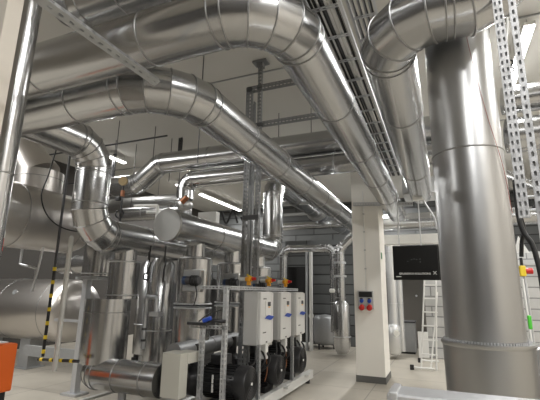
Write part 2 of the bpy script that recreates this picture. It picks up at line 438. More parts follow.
# ================================================================== CABLE LADDERS
def ladder(label, x0, x1, y0, y1, z, hrail=.07, rung=.36, top=None):
    t = thing('cable_ladder', label, 'cable ladder', (x0, y0, z))
    for x in (x0, x1):
        mb = MB(); perf_strip(mb, (x, y0, z-hrail/2), (0, 1, 0), (0, 0, 1), y1-y0, hrail, 1, .05, .03, .012)
        mb.quad((x-.012, y0, z-hrail/2), (x+.012, y0, z-hrail/2), (x+.012, y1, z-hrail/2), (x-.012, y1, z-hrail/2))
        mb.build('side_rail', 'galv', t, solid=.004)
    n = int((y1-y0)/rung)
    for i in range(n):
        y = y0+(i+.5)*rung
        mb = MB(); perf_strip(mb, (x0, y-.02, z-.02), (1, 0, 0), (0, 1, 0), x1-x0, .04, 1, .045, .028, .012)
        mb.build('rung', 'galv', t, solid=.004)
    return t
ladder('perforated cable ladder running away between the two large pipes', -.76, -.53, 1.2, 7.1, 3.58)
ladder('second cable ladder above the first, hidden behind the elbow at top right', -.6, -.38, 1.0, 4.6, 4.1)
for i in range(9):
    x = -.74+.023*i
    m_ = ['black', 'black', 'white', 'black', 'dark', 'white', 'white', 'black', 'black'][i]
    o = cable('power_cable', 'x', [(x, 1.2, 3.585), (x+.01*math.sin(i), 3.0, 3.588), (x-.008*math.cos(i*2), 5.0, 3.585), (x, 7.1, 3.587)], .0115, m_, group='cables on the long ladder')
    P_ = ['leftmost', 'second from left', 'third from left', 'fourth from left', 'middle', 'fourth from right', 'third from right', 'second from right', 'rightmost'][i]
    o['label'] = P_+' of the cables on the long ladder, a '+{'white': 'white', 'black': 'black', 'dark': 'dark grey'}[m_]+' one'
for i in range(8):
    x = -.58+.024*i
    o = cable('power_cable', ['leftmost', 'second from left', 'third from left', 'fourth from left', 'fourth from right', 'third from right', 'second from right', 'rightmost'][i]+' of the cables on the higher short ladder, '+('dark' if i % 2 else 'pale')+' grey', [(x, 1.0, 4.11), (x+.012*math.cos(i*3), 2.6, 4.115), (x, 4.6, 4.11)], .010, 'dark' if i % 2 else 'galvd', group='cables on the higher ladder')

# slotted channels
strut('slotted_channel', 'pale slotted channel slanting across the dark pipes at top left', 'channel', (-1.62, .75, 2.85), (-1.60, 1.86, 2.85), (.5, 0, -1), .046, .03, mt='galvd', pitch=.06, hl=.026, hw=.01)
strut('slotted_rail', 'wide double row slotted rail hanging right beside the tall duct', 'rail', (.40, 2.3, 4.9), (.40, 2.3, 1.93), (-.17, -1, 0), .046, .016, cols=2, pitch=.046, hl=.024, hw=.010, side=False, closed=True)
strut('slotted_rail', 'long single row slotted rail right of the double row one', 'rail', (.475, 2.32, 4.9), (.475, 2.32, .3), (-.2, -1, 0), .034, .016, cols=1, pitch=.052, hl=.026, hw=.012, side=False, closed=True)
strut('slotted_channel', 'short slotted channel fixed across the white pillar under the large pipe', 'channel', (-1.5, 7.66, 3.24), (-.4, 7.66, 3.17), (0, -1, 0), .06, .05, mt='galv')

# ================================================================== CENTRAL RACK
rk = thing('steel_rack', 'tall perforated steel rack hung from the ceiling in the middle of the room', 'rack', (-2.6, 5.3, 0))
FP = (0, -1, 0)
strut('upright', '', '', (-2.645, 5.3, .15), (-2.645, 5.3, 4.76), FP, .10, .06, 2, 'rack', rk, pitch=.06, hl=.034, hw=.016)
strut('upright', '', '', (-2.46, 5.3, 1.66), (-2.46, 5.3, 5.14), FP, .06, .06, 2, 'rack', rk, pitch=.06, hl=.034, hw=.014)
strut('upright', '', '', (-2.66, 5.5, .15), (-2.66, 5.5, 4.6), (1, 0, 0), .06, .05, 1, 'rack', rk, pitch=.06, hl=.034, hw=.016)
strut('cross_arm', '', '', (-2.68, 5.3, 4.72), (-1.75, 5.3, 4.72), FP, .09, .06, 2, 'rack', rk, pitch=.06, hl=.034, hw=.014)
strut('cross_arm', '', '', (-2.46, 5.36, 4.12), (-.9, 5.36, 4.12), FP, .075, .06, 2, 'rack', rk, pitch=.06, hl=.034, hw=.014)
MB().box((-2.46, 5.3, 5.17), (.24, .16, .03)).box((-2.46, 5.3, 5.12), (.1, .1, .08)).build('foot_plate', 'rack', rk)
MB().box((-2.55, 5.27, 2.62), (.26, .05, .06)).build('clamp_bar', 'dark', rk)
MB().box((-2.55, 5.27, 4.08), (.3, .05, .05)).build('clamp_bar', 'dark', rk)
# front frame by the drives
fr = thing('perforated_stand', 'low perforated steel frame in front of the left drive', 'frame', (-2.755, 4.42, 0))
for x, zt in ((-2.755, 1.127), (-2.445, 1.6)):
    strut('post', '', '', (x, 4.42, .0), (x, 4.42, zt), FP, .05, .05, 1, 'galv', fr, pitch=.055, hl=.034, hw=.018, closed=True)
strut('cross_rail', '', '', (-2.93, 4.42, 1.12), (-2.4, 4.42, 1.12), FP, .04, .05, 1, 'galvd', fr)
strut('long_rail', '', '', (-2.50, 4.42, 1.59), (-2.50, 7.2, 1.59), (1, 0, 0), .045, .045, 1, 'galv', fr)
strut('cross_rail', '', '', (-2.86, 4.44, 1.59), (-2.4, 4.44, 1.59), FP, .04, .04, 1, 'galvd', fr)
box('cable_tray', 'black cable duct on the low frame beside the blue valve lever', 'cable duct', (-2.79, 4.38, 1.155), (.28, .1, .035), 'blackp')

# ================================================================== DRIVES
def swoosh(x, y, z, s):
    mb = MB(); pts = []
    for i in range(7):
        t = i/6; pts.append((x, y+(t-.5)*.24*s, z+.008*math.sin(t*2*PI)*s+.03*(t-.5)*s-.02*(t-.5)+.022*s*math.sin(PI*t)))
    for i in range(6, -1, -1):
        t = i/6; pts.append((x, y+(t-.5)*.24*s, z+.008*math.sin(t*2*PI)*s+.03*(t-.5)*s-.02*(t-.5)-.024*s*math.sin(PI*t)))
    return mb.prism(pts, (.004, 0, 0))
def drive(y, label, dz=0):
    t = thing('drive_unit', label, 'pump drive', (-2.55, y, .85), 'pale grey drives above the pumps')
    D, H, xf, z0 = .50, .72, -2.33, .83
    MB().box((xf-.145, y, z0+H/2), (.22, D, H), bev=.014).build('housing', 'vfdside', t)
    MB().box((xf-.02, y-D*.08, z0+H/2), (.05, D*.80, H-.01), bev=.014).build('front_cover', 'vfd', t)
    MB().box((xf-.02, y+D*.40, z0+H/2), (.04, D*.12, H-.03), bev=.008).build('side_trim', 'vfd', t)
    c = MB().box((xf+.008, y+.02, z0+H*.68), (.014, .20, .20), bev=.005).build('control_panel', 'white', t)
    MB().box((xf+.018, y+.03, z0+H*.76), (.006, .10, .06), bev=.002).build('display', 'dark', c)
    MB().box((xf+.018, y+.03, z0+H*.70), (.006, .05, .015)).build('status_light', 'amber', c)
    swoosh(xf+.012, y+.06, z0+H*.50, 1.4).build('logo', 'blue', t)
    for q in (.86, .16):
        MB().box((xf+.006, y-D*.2, z0+H*q-(.0 if q > .5 else -.05)), (.006, .1, .014)).build('name_plate', 'dark', t)
    mb = MB().box((xf+.006, y-.02, z0+.035), (.004, .05, .02)); mb.build('rating_label', 'dark', t)
    for k, yy in enumerate((-.12, 0, .12)):
        MB().cyl((xf-.12, y+yy, z0-.05), (xf-.12, y+yy, z0+.01), .022, n=12).build('cable_gland', 'dark' if k != 1 else 'white', t)
    MB().box((xf-.05, y+.04, z0-.10), (.08, .09, .2), bev=.008).build('terminal_box', 'white', t)
    return t
for y, l in ((5.43, 'nearest of the three pale grey drives, at left'), (6.2, 'middle one of the three pale grey drives'), (6.93, 'farthest of the three pale grey drives, at right')):
    drive(y, l)
    k = ('near', 'middle', 'far')[int((y-5.4)/.7)]
    for q in range(4):
        cable('motor_cable', f'black cable looping from the {k} drive to its pump, '+('leftmost of four', 'second from left', 'third from left', 'rightmost of four')[q], [(-2.45, y-.12+.08*q, .78), (-2.42+.05*q, y-.2+.06*q, .62), (-2.5, y-.35+.1*q, .5-.03*q), (-2.62, y-.25+.1*q, .56)], .014, group=f'cables under the {k} drive')
    cable('copper_tube', f'thin brown tube hanging below the {k} drive', [(-2.36, y+.02, .74), (-2.33, y+.03, .5), (-2.34, y-.02, .35)], .007, 'copper', 'tube')

# pumps
def pump(y, label, ym):
    t = thing('pump', label, 'pump', (-2.7, ym, .12), 'black pump motors on the skid')
    z = .45
    MB().rev((-2.92, ym, z), (1, 0, 0), [(0, .12), (.05, .17), (.1, .185), (.55, .185)], 40).build('motor_body', 'blackp', t)
    mb = MB()
    for i in range(28):
        a = 2*PI*i/28
        mb.box((-2.62, ym+.19*math.cos(a), z+.19*math.sin(a)), (.42, .012, .03), Matrix.Rotation(a-PI/2, 3, 'X'))
    mb.build('cooling_fins', 'black', t)
    c = MB().rev((-2.38, ym, z), (1, 0, 0), [(0, .205), (.12, .205), (.145, .188), None, (.145, .188), (.15, .03)], 48, (True, False)).build('fan_cover', 'blackp', t)
    mb = MB()
    for r in (.05, .08, .11, .14, .17): mb.torus((-2.229, ym, z), (1, 0, 0), r, .004, 36, 5)
    mb.build('fan_grille', 'black', c)
    MB().cyl((-2.232, ym, z), (-2.222, ym, z), .018, n=16).build('hub_cap', 'white', c)
    MB().rev((-3.18, ym, z-.02), (1, 0, 0), [(0, .1), (.04, .19), (.2, .2), (.26, .12)], 32).build('pump_volute', 'blackp', t)
    MB().cyl((-3.05, ym, z+.1), (-3.05, ym, z+.42), .07, n=24).build('discharge_pipe', 'blackp', t)
    MB().box((-2.66, ym, z+.26), (.2, .2, .12), bev=.01).build('terminal_box', 'blackp', t)
    MB().box((-2.6, ym, .19), (.36, .3, .08)).build('foot', 'blackp', t)
    MB().box((-2.66, ym-.2, .45), (.02, .01, .2)).build('warning_strip', 'white', t)
for ym, l in ((4.75, 'large black pump motor nearest the camera, below the left drive'), (5.75, 'middle black pump motor below the drives'), (6.75, 'farthest black pump motor at the right end of the skid')):
    pump(0, l, ym)
# skid
sk = thing('pump_skid', 'pale steel base frame under the black pumps', 'base frame', (-2.6, 5.7, 0))
for x in (-2.28, -3.1):
    mb = MB().box((x, 5.7, .12), (.012, 3.5, .13)).box((x-.03, 5.7, .18), (.08, 3.5, .012)).box((x-.03, 5.7, .06), (.08, 3.5, .012)); mb.build('side_beam', 'steelw', sk)
for y in (4.3, 5.2, 6.2, 7.2):
    MB().box((-2.68, y, .15), (.85, .1, .04)).build('cross_beam', 'steelw', sk)
for y in (4.9, 6.0, 7.0):
    MB().box((-2.24, y, .17), (.08, .1, .03)).build('bracket', 'steelw', sk)
for y in (4.2, 5.7, 7.2):
    MB().cyl((-2.3, y, 0), (-2.3, y, .06), .04, n=12).build('foot', 'black', sk)
for y in (5.1, 6.4):
    strut('upright_strut', 'dark slotted strut holding the drives above the skid, '+('nearer' if y < 6 else 'farther')+' one', 'strut', (-2.3, y, .2), (-2.3, y, .86), (1, 0, 0), .05, .04, mt='galvd')

# valves above drives
def valve(y, z, label):
    t = thing('ball_valve', label, 'valve', (-2.6, y, z), 'small valves above the drives')
    x = -2.55
    MB().cyl((x-.14, y, z), (x-.03, y, z), .03, n=16).build('connector', 'white', t)
    mb = MB().cyl((x-.05, y, z), (x+.05, y, z), .036, n=6); mb.box((x, y, z), (.05, .10, .07), bev=.01); mb.box((x, y, z-.06), (.05, .04, .05)); mb.build('valve_body', 'amber', t)
    MB().cyl((x+.05, y, z+.005), (x+.11, y, z+.005), .028, .018, n=12).build('cap', 'red', t)
    MB().box((x+.005, y, z+.045), (.09, .018, .02), Matrix.Rotation(.4, 3, 'Y')).build('lever', 'yellow', t)
for y, z, k in ((5.26, 1.72, 'nearest'), (5.99, 1.72, 'middle'), (6.74, 1.72, 'farthest')):
    valve(y, z, f'yellow and red valve with white connector above the {k} drive')
cable('sensor_cable', 'black cable curving down from the white connector above the nearest drive', [(-2.7, 5.2, 1.72), (-2.78, 5.15, 1.6), (-2.76, 5.05, 1.35), (-2.85, 4.7, 1.25), (-2.8, 4.4, 1.18)], .009)
bl = thing('lever_valve', 'dark valve with a blue lever lying on the low frame', 'valve', (-2.65, 4.38, 1.19))
MB().box((-2.65, 4.34, 1.21), (.12, .05, .05), Matrix.Rotation(-.35, 3, 'Y'), bev=.012).build('lever', 'blue', bl)
MB().cyl((-2.70, 4.38, 1.195), (-2.42, 4.38, 1.195), .022, n=14).build('body', 'blackp', bl)

# ================================================================== VESSELS
def vessel(x, y, label, act=True, group='silver insulated vessels under the header'):
    t = thing('insulated_vessel', label, 'vessel', (x, y, .7), group)
    MB().rev((x, y, 1.36), (0, 0, 1), [(0, .25), (.62, .25), None, (.62, .25), (.66, .2)], 48).build('upper_shell', 'clad', t)
    MB().rev((x, y, .84), (0, 0, 1), [(0, .262), (.47, .262)], 48).build('lower_shell', 'clad', t)
    for z in (1.31, 1.365):
        MB().torus((x, y, z), (0, 0, 1), .262, .011, 48).build('clamp_band', 'galv', t)
    MB().torus((x, y, 2.0), (0, 0, 1), .215, .01, 48).build('clamp_band', 'galv', t)
    MB().cyl((x, y, .76), (x, y, .84), .2, n=40).build('base_flange', 'galvd', t)
    mb = MB()
    for i in range(12):
        a = 2*PI*i/12; mb.cyl((x+.23*math.cos(a), y+.23*math.sin(a), .765), (x+.23*math.cos(a), y+.23*math.sin(a), .84), .014, n=8)
    mb.build('bolts', 'galvd', t)
    MB().cyl((x, y, .55), (x, y, .77), .13, n=32).build('outlet', 'galvd', t)
    if act:
        MB().box((x+.13, y-.22, 1.68), (.28, .1, .3), bev=.008).build('inspection_box', 'clad2', t)
        MB().box((x+.13, y-.272, 1.68), (.24, .006, .26)).build('recess', 'galvd', t)
        a = MB().cyl((x+.06, y-.33, 1.68), (x+.30, y-.33, 1.68), .055, n=20).build('actuator', 'dark', t)
        MB().cyl((x+.05, y-.33, 1.68), (x+.10, y-.33, 1.68), .058, n=20).build('actuator_ring', 'navy', a)
        mb = MB()
        for q in range(3): mb.torus((x+.18+.04*q, y-.33, 1.68), (1, 0, 0), .062, .01, 20)
        mb.build('collar', 'blackp', a)
    return t
vessel(-3.3, 5.0, 'nearest silver vessel under the header, with a blue and black actuator')
vessel(-3.3, 6.12, 'middle silver vessel under the header, behind the sensor cable')
vessel(-3.3, 7.25, 'farthest silver vessel under the header, behind the rack')
cable('actuator_cable', 'black cable hanging from the actuator of the nearest vessel', [(-3.06, 4.66, 1.63), (-3.0, 4.62, 1.5), (-3.05, 4.64, 1.35)], .008)
for x, y, r, z0, z1, lab, tw in ((-4.27, 5.5, .21, .3, 2.1, 'slim silver vessel just left of the nearest header vessel', 0), (-5.2, 6.4, .25, .3, 2.1, 'slim vessel in the gap left of the header vessels, farther back', 0)):
    t = thing('insulated_vessel', lab, 'vessel', (x, y, z0), 'slim silver vessels')
    MB().rev((x, y, z0+.1), (0, 0, 1), [(0, r), (z1-z0-.25, r), (z1-z0-.1, r*.6)], 40).build('shell', 'clad', t)
    MB().torus((x, y, z0+.62), (0, 0, 1), r, .01, 40).build('clamp_band', 'galv', t)
    MB().cyl((x, y, 0), (x, y, z0+.1), r*.5, n=24).build('support_leg', 'galvd', t)
t = thing('dark_filler', 'added dark plate stack that darkens the gap behind the left vessels', 'dark filler', (-5.6, 7.9, 0))  # made-up dark plates, added to darken the gap between the vessels
for k in range(22): MB().box((-6.3+.065*k, 7.9, .95), (.04, .6, 1.5), bev=.008).build('plate', 'dark', t)
for x in (-6.42, -4.86): MB().box((x, 7.9, .95), (.07, .75, 1.75), bev=.01).build('end_frame', 'blackp', t)
for x in (-6.42, -4.86): MB().box((x, 7.9, .04), (.12, .8, .08)).build('foot', 'blackp', t)
# left vessel pair under the elbow
t = thing('insulated_vessel', 'silver vessel with narrow top half under the left elbow', 'vessel', (-4.1, 4.4, .6))
MB().rev((-4.1, 4.45, 1.42), (0, 0, 1), [(0, .205), (.52, .205)], 48).build('upper_shell', 'clad', t)
MB().rev((-4.18, 4.3, .62), (0, 0, 1), [(0, .29), (.80, .285)], 56).build('lower_shell', 'clad', t)
for z in (1.47, 1.92): MB().torus((-4.1, 4.45, z), (0, 0, 1), .206, .01, 48).build('clamp_band', 'galv', t)
MB().torus((-4.18, 4.3, 1.25), (0, 0, 1), .287, .004, 48).build('rivet_line', 'bead', t)
MB().cyl((-4.1, 4.45, 1.94), (-4.1, 4.45, 2.2), .15, n=32).build('neck', 'clad', t)
t = thing('insulated_vessel', 'short silver vessel on a steel bracket left of the narrow topped one', 'vessel', (-5.05, 4.9, 1.7))
MB().rev((-5.05, 4.9, 1.74), (0, 0, 1), [(0, .24), (.5, .24)], 40).build('shell', 'clad', t)
MB().torus((-5.05, 4.9, 1.78), (0, 0, 1), .24, .008, 40).build('clamp_band', 'galv', t)
MB().cyl((-5.05, 4.9, 2.24), (-5.05, 4.9, 2.6), .14, n=24).build('neck', 'clad', t)
MB().box((-5.05, 4.9, 1.71), (.45, .45, .04)).build('bracket', 'galvd', t)
t = thing('pipe_stub', 'short level drum joining the bracketed vessel at far left', 'pipe', (-5.85, 5.1, 1.95))
MB().rev((-6.15, 5.1, 1.95), (1, 0, 0), [(0, .13), (.06, .15), (.9, .15)], 36).build('shell', 'clad', t)
MB().torus((-5.75, 5.1, 1.95), (1, 0, 0), .15, .006, 36).build('joint_bead', 'bead', t)

# bottom suction pipe and box
pipe('insulated_pipe', 'fat horizontal pipe near the floor below the left vessel, ending at the beige box', 'pipe',
     [(-4.2, 4.5, .5), (-4.2, 4.2, .5), (-3.14, 4.2, .5)], .19, .1, joints=.42, gores=3)
t = thing('valve_housing', 'beige grey angled metal box standing at the end of the fat floor pipe', 'box', (-3.0, 4.2, .33))
MB().box((-2.93, 4.14, .60), (.25, .16, .48), bev=.004).build('front_casing', 'cabinet', t)
MB().box((-2.95, 4.33, .77), (.30, .26, .12), bev=.004).build('top_casing', 'cabinet', t)
pipe('suction_header', 'dull grey pipe running back behind the pumps below the vessels', 'pipe', [(-3.11, 4.35, .80), (-3.11, 7.8, .80)], .11, joints=1.0, mt='rack')
t = thing('floor_frame', 'low pale steel frame under the fat floor pipe', 'frame', (-3.8, 4.0, 0))
MB().box((-3.7, 3.86, .17), (1.3, .06, .03)).build('front_beam', 'steelw', t)
MB().box((-4.3, 4.3, .17), (.06, .9, .03)).build('side_beam', 'steelw', t)
for x in (-4.3, -3.7, -3.1):
    MB().cyl((x, 3.86, 0), (x, 3.86, .16), .025, n=12).build('leg', 'galvd', t)
MB().cyl((-3.72, 4.2, .17), (-3.72, 4.2, .32), .05, n=16).build('pipe_support', 'galvd', t)

# ================================================================== TANKS
t = thing('storage_tank', 'large upper steel tank at the left edge, with a nozzle on top', 'tank', (-5.2, 3.4, 2.06))
MB().rev((-5.25, 2.0, 2.50), (0, 1, 0), [(0, .0), (.0, .38), (.02, .42), (.05, .435), None, (.05, .435), (2.4, .435), (2.55, .38), (2.62, .25), (2.65, 0)], 64, (False, False)).build('shell', 'tank', t)
MB().torus((-5.25, 3.45, 2.50), (0, 1, 0), .436, .008, 64).build('weld_seam', 'bead', t)
MB().torus((-5.25, 4.3, 2.50), (0, 1, 0), .436, .004, 64).build('weld_seam', 'bead', t)
nz = MB().cyl((-5.44, 3.95, 2.6), (-5.44, 3.95, 3.23), .33, n=48).build('nozzle', 'tank', t)
MB().torus((-5.44, 3.95, 3.12), (0, 0, 1), .331, .006, 48).build('joint_bead', 'bead', nz)
MB().rev((-5.44, 3.95, 3.18), (-.5, -.16, .7), [(0, .30), (.25, .27), None, (.25, .27), (.7, .2)], 40).build('slanting_inlet', 'tank', t)
MB().cyl((-5.5, 3.5, 1.98), (-5.5, 3.5, 2.2), .02, n=12).build('drain', 'galvd', t)
for y in (2.3,):
    MB().box((-5.25, y, 1.05), (.12, .1, 2.1)).build('support_leg', 'galvd', t)
pipe('insulated_pipe', 'slanting pipe dropping onto the nozzle of the upper tank', 'pipe', [(-5.87, 3.81, 3.80), (-6.0, 3.77, 3.98), (-6.0, 3.77, 5.19)], .19, .12, joints=0, mt='clad2')
t = thing('storage_tank', 'large lower steel tank lying on feet at the left edge', 'tank', (-8, 6.1, .4))
MB().rev((-9.6, 6.1, 1.12), (1, 0, 0), [(0, 0), (.05, .35), (.2, .56), (.35, .61), None, (.35, .61), (2.75, .61), (2.95, .53), (3.05, .3), (3.08, 0)], 64, (False, False)).build('shell', 'tank', t)
for x in (-8.3, -7.1): MB().torus((x, 6.1, 1.12), (1, 0, 0), .611, .006, 64).build('weld_seam', 'bead', t)
for x in (-7.75, -9.0):
    MB().box((x, 6.0, .28), (.28, .3, .56)).box((x, 6.0, .01), (.4, .42, .02)).build('foot', 'galvd', t)
MB().rev((-7.9, 5.6, 1.45), (0, -1, .3), [(0, .05), (.03, .05), None, (.03, .05), (.03, .02)], 20).build('sight_port', 'galvd', t)
cable('drain_pipe', 'thin bent pipe linking the upper and lower tanks', [(-5.5, 3.9, 2.14), (-5.5, 3.9, 1.92), (-5.48, 3.9, 1.87), (-5.2, 3.9, 1.82), (-5.15, 3.9, 1.77), (-5.17, 3.9, 1.5)], .016, 'galv', 'pipe')
cable('drain_pipe', 'thin straight slanted pipe beside the bent one between the tanks', [(-5.08, 3.9, 2.12), (-5.12, 3.9, 1.8), (-5.18, 3.9, 1.5)], .016, 'galv', 'pipe')
cable('hose', 'black hose looping down over the upper tank', [(-4.62, 3.55, 3.45), (-4.65, 3.5, 3.0), (-4.66, 3.45, 2.7), (-4.62, 3.55, 2.45), (-4.55, 3.75, 2.32), (-4.5, 4.1, 2.3)], .009)
# near left vertical pipe
pipe('vertical_pipe', 'slim shiny vertical pipe in front of the near left pier', 'pipe', [(-2.25, 1.4, .0), (-2.25, 1.4, 5.19)], .066, joints=1.25, mt='clad', bead=.004)
# fire point
t = thing('fire_extinguisher', 'red item with a white label under a black strap at the left edge', 'fire extinguisher', (-2.9, 1.75, 1.55))
MB().box((-2.725, 1.75, 1.83), (.035, .07, .09), bev=.006).build('body', 'red', t)
MB().box((-2.725, 1.75, 1.90), (.036, .072, .05), bev=.004).build('label_band', 'white', t)
MB().box((-2.725, 1.75, 2.1), (.03, .05, .35), bev=.006).build('strap', 'blackp', t)

# striped safety rods, rail
def striped(name, label, p0, p1, w_=.05, n=14, z_from=0, pale='yellow'):
    p0, p1 = V(p0), V(p1); t = thing(name, label, 'post', p0); d = (p1-p0)/n; L = d.length; dn = d.normalized()
    MB().cyl(p0, p1, w_/2, n=16).build('tube', 'blackp', t)
    for i in range(n):
        if i % 2 == 0 and i >= z_from: MB().cyl(p0+d*(i+.45), p0+d*(i+1), w_/2+.003, n=16).build('yellow_band', pale, t)
    return t
striped('striped_post', 'thin black post with yellow bands before the tanks', (-4.74, 3.85, .70), (-4.74, 3.85, 1.82), w_=.038, n=13)
t = tag(MB().cyl((-4.74, 3.85, 1.82), (-4.74, 3.85, 5.2), .017, n=12).build('suspension_rod', 'dark'), 'dark rod hanging down above the striped post', 'rod')
striped('striped_bar', 'horizontal black bar with yellow bands near the floor at left', (-4.76, 3.81, .67), (-4.08, 3.81, .70), w_=.038, n=8)
tag(MB().cyl((-4.41, 3.77, .57), (-4.41, 3.77, 2.19), .031, n=20).rev((-4.41, 3.77, 2.19), (0, 0, 1), [(0, .031), (.03, .015)], 20).build('white_post', 'steelw'), 'plain white round post in front of the lower tank', 'post')
t = thing('support_stand', 'grey steel stand with a foot plate right of the white post', 'stand', (-5.3, 5.0, 0))
MB().box((-5.2, 4.85, .845), (.09, .1, 1.69)).build('post', 'galv', t)
MB().box((-5.2, 4.85, .015), (.3, .25, .03)).build('foot_plate', 'galv', t)
MB().box((-5.5, 4.85, 1.05), (.6, .04, .04)).build('arm', 'galv', t)
MB().box((-5.8, 4.85, .55), (1.2, .06, .16)).build('cross_beam', 'galvd', t)

# ================================================================== UPPER LEFT SMALL THINGS
for i, (x, y, zl) in enumerate([(-3.23, 4.8, 3.4), (-6.35, 6.3, 4.2), (-5.8, 6.85, 4.4), (-5.9, 7.6, 4.1), (-7.3, 7.2, 4.1), (-4.2, 7.2, 4.55), (-2.9, 7.2, 4.5)]):
    tag(MB().tube([(x, y, zl), (x, y, ZC)], .009, 6).build('hanger_rod', 'dark'), ['thin rod hanging from the ceiling right above the bend of the second large pipe', 'thin rod hanging from the ceiling left of the stepped cross pipe', 'thin rod hanging from the ceiling above the step of the cross pipe', 'thin rod hanging just behind the stepped cross pipe', 'thin rod holding the low left end of the stepped cross pipe', 'thin rod holding the upper cross pipe left of the rack', 'thin rod holding the upper cross pipe beside the rack'][i], 'rod')
for x, y, z0, l in ((-5.6, 7.55, 4.35, 'slotted hanger on the stepped cross pipe where it levels'), (-8.0, 7.9, 3.9, 'slotted hanger left of the stepped cross pipe')):
    strut('slotted_hanger', l, 'hanger', (x, y, z0), (x, y, 5.15), (0, -1, 0), .09, .05, 1, 'dark', pitch=.08, hl=.045, hw=.03)
for k, (x0, y0, x1, y1, z) in enumerate(((-10.2, 8.3, -5.0, 8.3, 4.6), (-10.2, 6.9, -5.5, 6.9, 4.95), (-5.0, 13, -2.1, 13, 4.2), (-4.5, 9.4, -2.3, 9.4, 3.75))):
    tag(MB().tube([(x0, y0, z), (x1, y1, z)], .02 if k < 2 else .05, 10).build('thin_pipe', 'galvd' if k > 1 else 'dark'), ['dark thin level rail behind the stepped pipe', 'upper dark thin line under the ceiling at left', 'thin level pipe far behind the rack, higher', 'thin level pipe behind the rack, lower'][k], 'pipe')
# manometer group on the left elbow
t = thing('pressure_gauge', 'round gauge with dark fittings above the left elbow', 'gauge', (-4.3, 4.6, 3.0))
MB().rev((-4.42, 4.6, 3.17), (.35, -1, 0), [(0, .07), (.04, .07)], 28).build('dial', 'gauge', t)
MB().tube([(-4.42, 4.6, 3.1), (-4.42, 4.6, 2.55)], .018, 10).build('stem', 'blackp', t)
MB().box((-4.5, 4.6, 2.9), (.1, .05, .06), bev=.01).build('cock', 'blackp', t)
MB().box((-4.42, 4.6, 2.98), (.05, .05, .1), bev=.01).build('fitting', 'copper', t)
MB().torus((-4.44, 4.6, 2.66), (.35, -1, 0), .06, .012, 24).build('siphon_loop', 'blackp', t)
for k, x in enumerate((-4.3, -4.12)):
    yy = 5.3+.12*k; zz = 2.95-.1*k
    cable('small_pipe', ('left' if k == 0 else 'right')+' white small bore pipe above the left elbow run', [(x-.5, yy, zz), (x-.1, yy, zz-.02), (x-.01, yy, zz-.05), (x, yy, 2.7), (x, yy, 2.47)], .028, 'white', 'pipe')
for k, (x, y) in enumerate(((-3.72, 4.5), (-3.5, 4.55))):
    cable('gauge_loop', 'black looped capillary '+('left of' if k == 0 else 'in front of')+' the nearest vessel', [(x, y, 2.15), (x, y, 1.95), (x+.02, y, 1.9), (x, y, 1.82), (x, y, 1.65)], .01)
t = thing('sight_ring', 'black ring fitting hanging below the capped header', 'fitting', (-3.66, 4.4, 1.7))
MB().torus((-3.66, 4.4, 1.72), (.3, -1, 0), .045, .011, 24).build('ring', 'blackp', t)
MB().tube([(-3.66, 4.4, 1.765), (-3.66, 4.4, 2.05)], .008, 8).build('stem', 'blackp', t)
t = thing('pipe_stand', 'white rectangular pipe loop beside the nearest vessel', 'pipe', (-3.75, 4.75, .6))
MB().tube([(-3.88, 4.7, .75), (-3.88, 4.7, 1.42), (-3.86, 4.7, 1.45), (-3.72, 4.7, 1.45), (-3.70, 4.7, 1.42), (-3.70, 4.7, 1.2)], .028, 12).build('loop', 'galv', t)
MB().box((-3.7, 4.7, 1.22), (.16, .1, .06)).build('bracket', 'galv', t)
for x, z in ((-3.88, 1.0), (-3.88, .85)): MB().cyl((x, 4.7, z), (x, 4.7, z+.03), .036, n=14).build('collar', 'dark', t)
box('ceiling_diffuser', 'white flat panel glowing pale above the header behind the cables', 'panel', (-6.1, 9.8, 3.6), (.6, .2, .32), 'white')
cable('cable_loop', 'drooping black cables behind the capped header, left bunch', [(-5.5, 9.5, 3.7), (-5.35, 9.5, 3.35), (-5.15, 9.5, 3.72), (-5.0, 9.5, 3.35)], .03)
cable('cable_loop', 'drooping black cables behind the capped header, right bunch', [(-4.8, 9.3, 3.45), (-4.6, 9.3, 3.2), (-4.4, 9.3, 3.55), (-4.25, 9.3, 3.2)], .025)
t = thing('pipe_fitting', 'brown red pump fitting under the turned down cross pipe', 'fitting', (-5.2, 7.2, 2.9))
MB().rev((-5.12, 7.2, 3.28), (0, 0, 1), [(0, .14), (.1, .2), (.2, .14)], 24).build('body', 'clad2', t)
MB().cyl((-5.05, 7.0, 3.4), (-4.92, 7.0, 3.5), .06, n=16).build('valve_cap', 'copper', t)
pipe('insulated_pipe', 'dull drum shaped pipe low behind the capped header', 'pipe', [(-7.2, 7.6, 3.35), (-5.3, 7.6, 3.35)], .17, joints=.9, mt='clad')

# ================================================================== FAR END
pipe('looped_pipe', 'inverted U shaped pipe before the dark panel wall', 'pipe', [(-4.3, 11.2, .4), (-4.3, 11.2, 2.78), (-2.78, 11.2, 2.78), (-2.78, 11.2, .5)], .12, .22, joints=1.1, gores=3)
pipe('riser_pipe', 'silver riser left of the white pillar', 'pipe', [(-2.47, 10.6, .05), (-2.47, 10.6, 2.7), (-1.8, 10.6, 3.3)], .13, .3, joints=.8, gores=3)
t = thing('strainer', 'silver strainer with round bottom at the foot of the riser', 'vessel', (-2.47, 10.3, .1))
MB().rev((-2.38, 10.25, .1), (0, 0, 1), [(0, .08), (.05, .16), (.2, .21), (1.15, .21), (1.25, .13)], 40).build('body', 'clad', t)
MB().torus((-2.38, 10.25, .5), (0, 0, 1), .212, .012, 40).build('clamp_band', 'galv', t)
for k, (z, w_) in enumerate(((1.95, .34), (2.3, .3), (2.7, .3))):
    MB().rev((-2.47, 10.6, z), (0, 0, 1), [(0, .16), (.05, .16)], 28).build('flange', 'galv', t)
MB().tube([(-2.62, 10.2, 2.1), (-2.62, 10.2, 2.4), (-2.5, 10.2, 2.45), (-2.46, 10.2, 2.35)], .018, 8).build('handle', 'blackp', t)
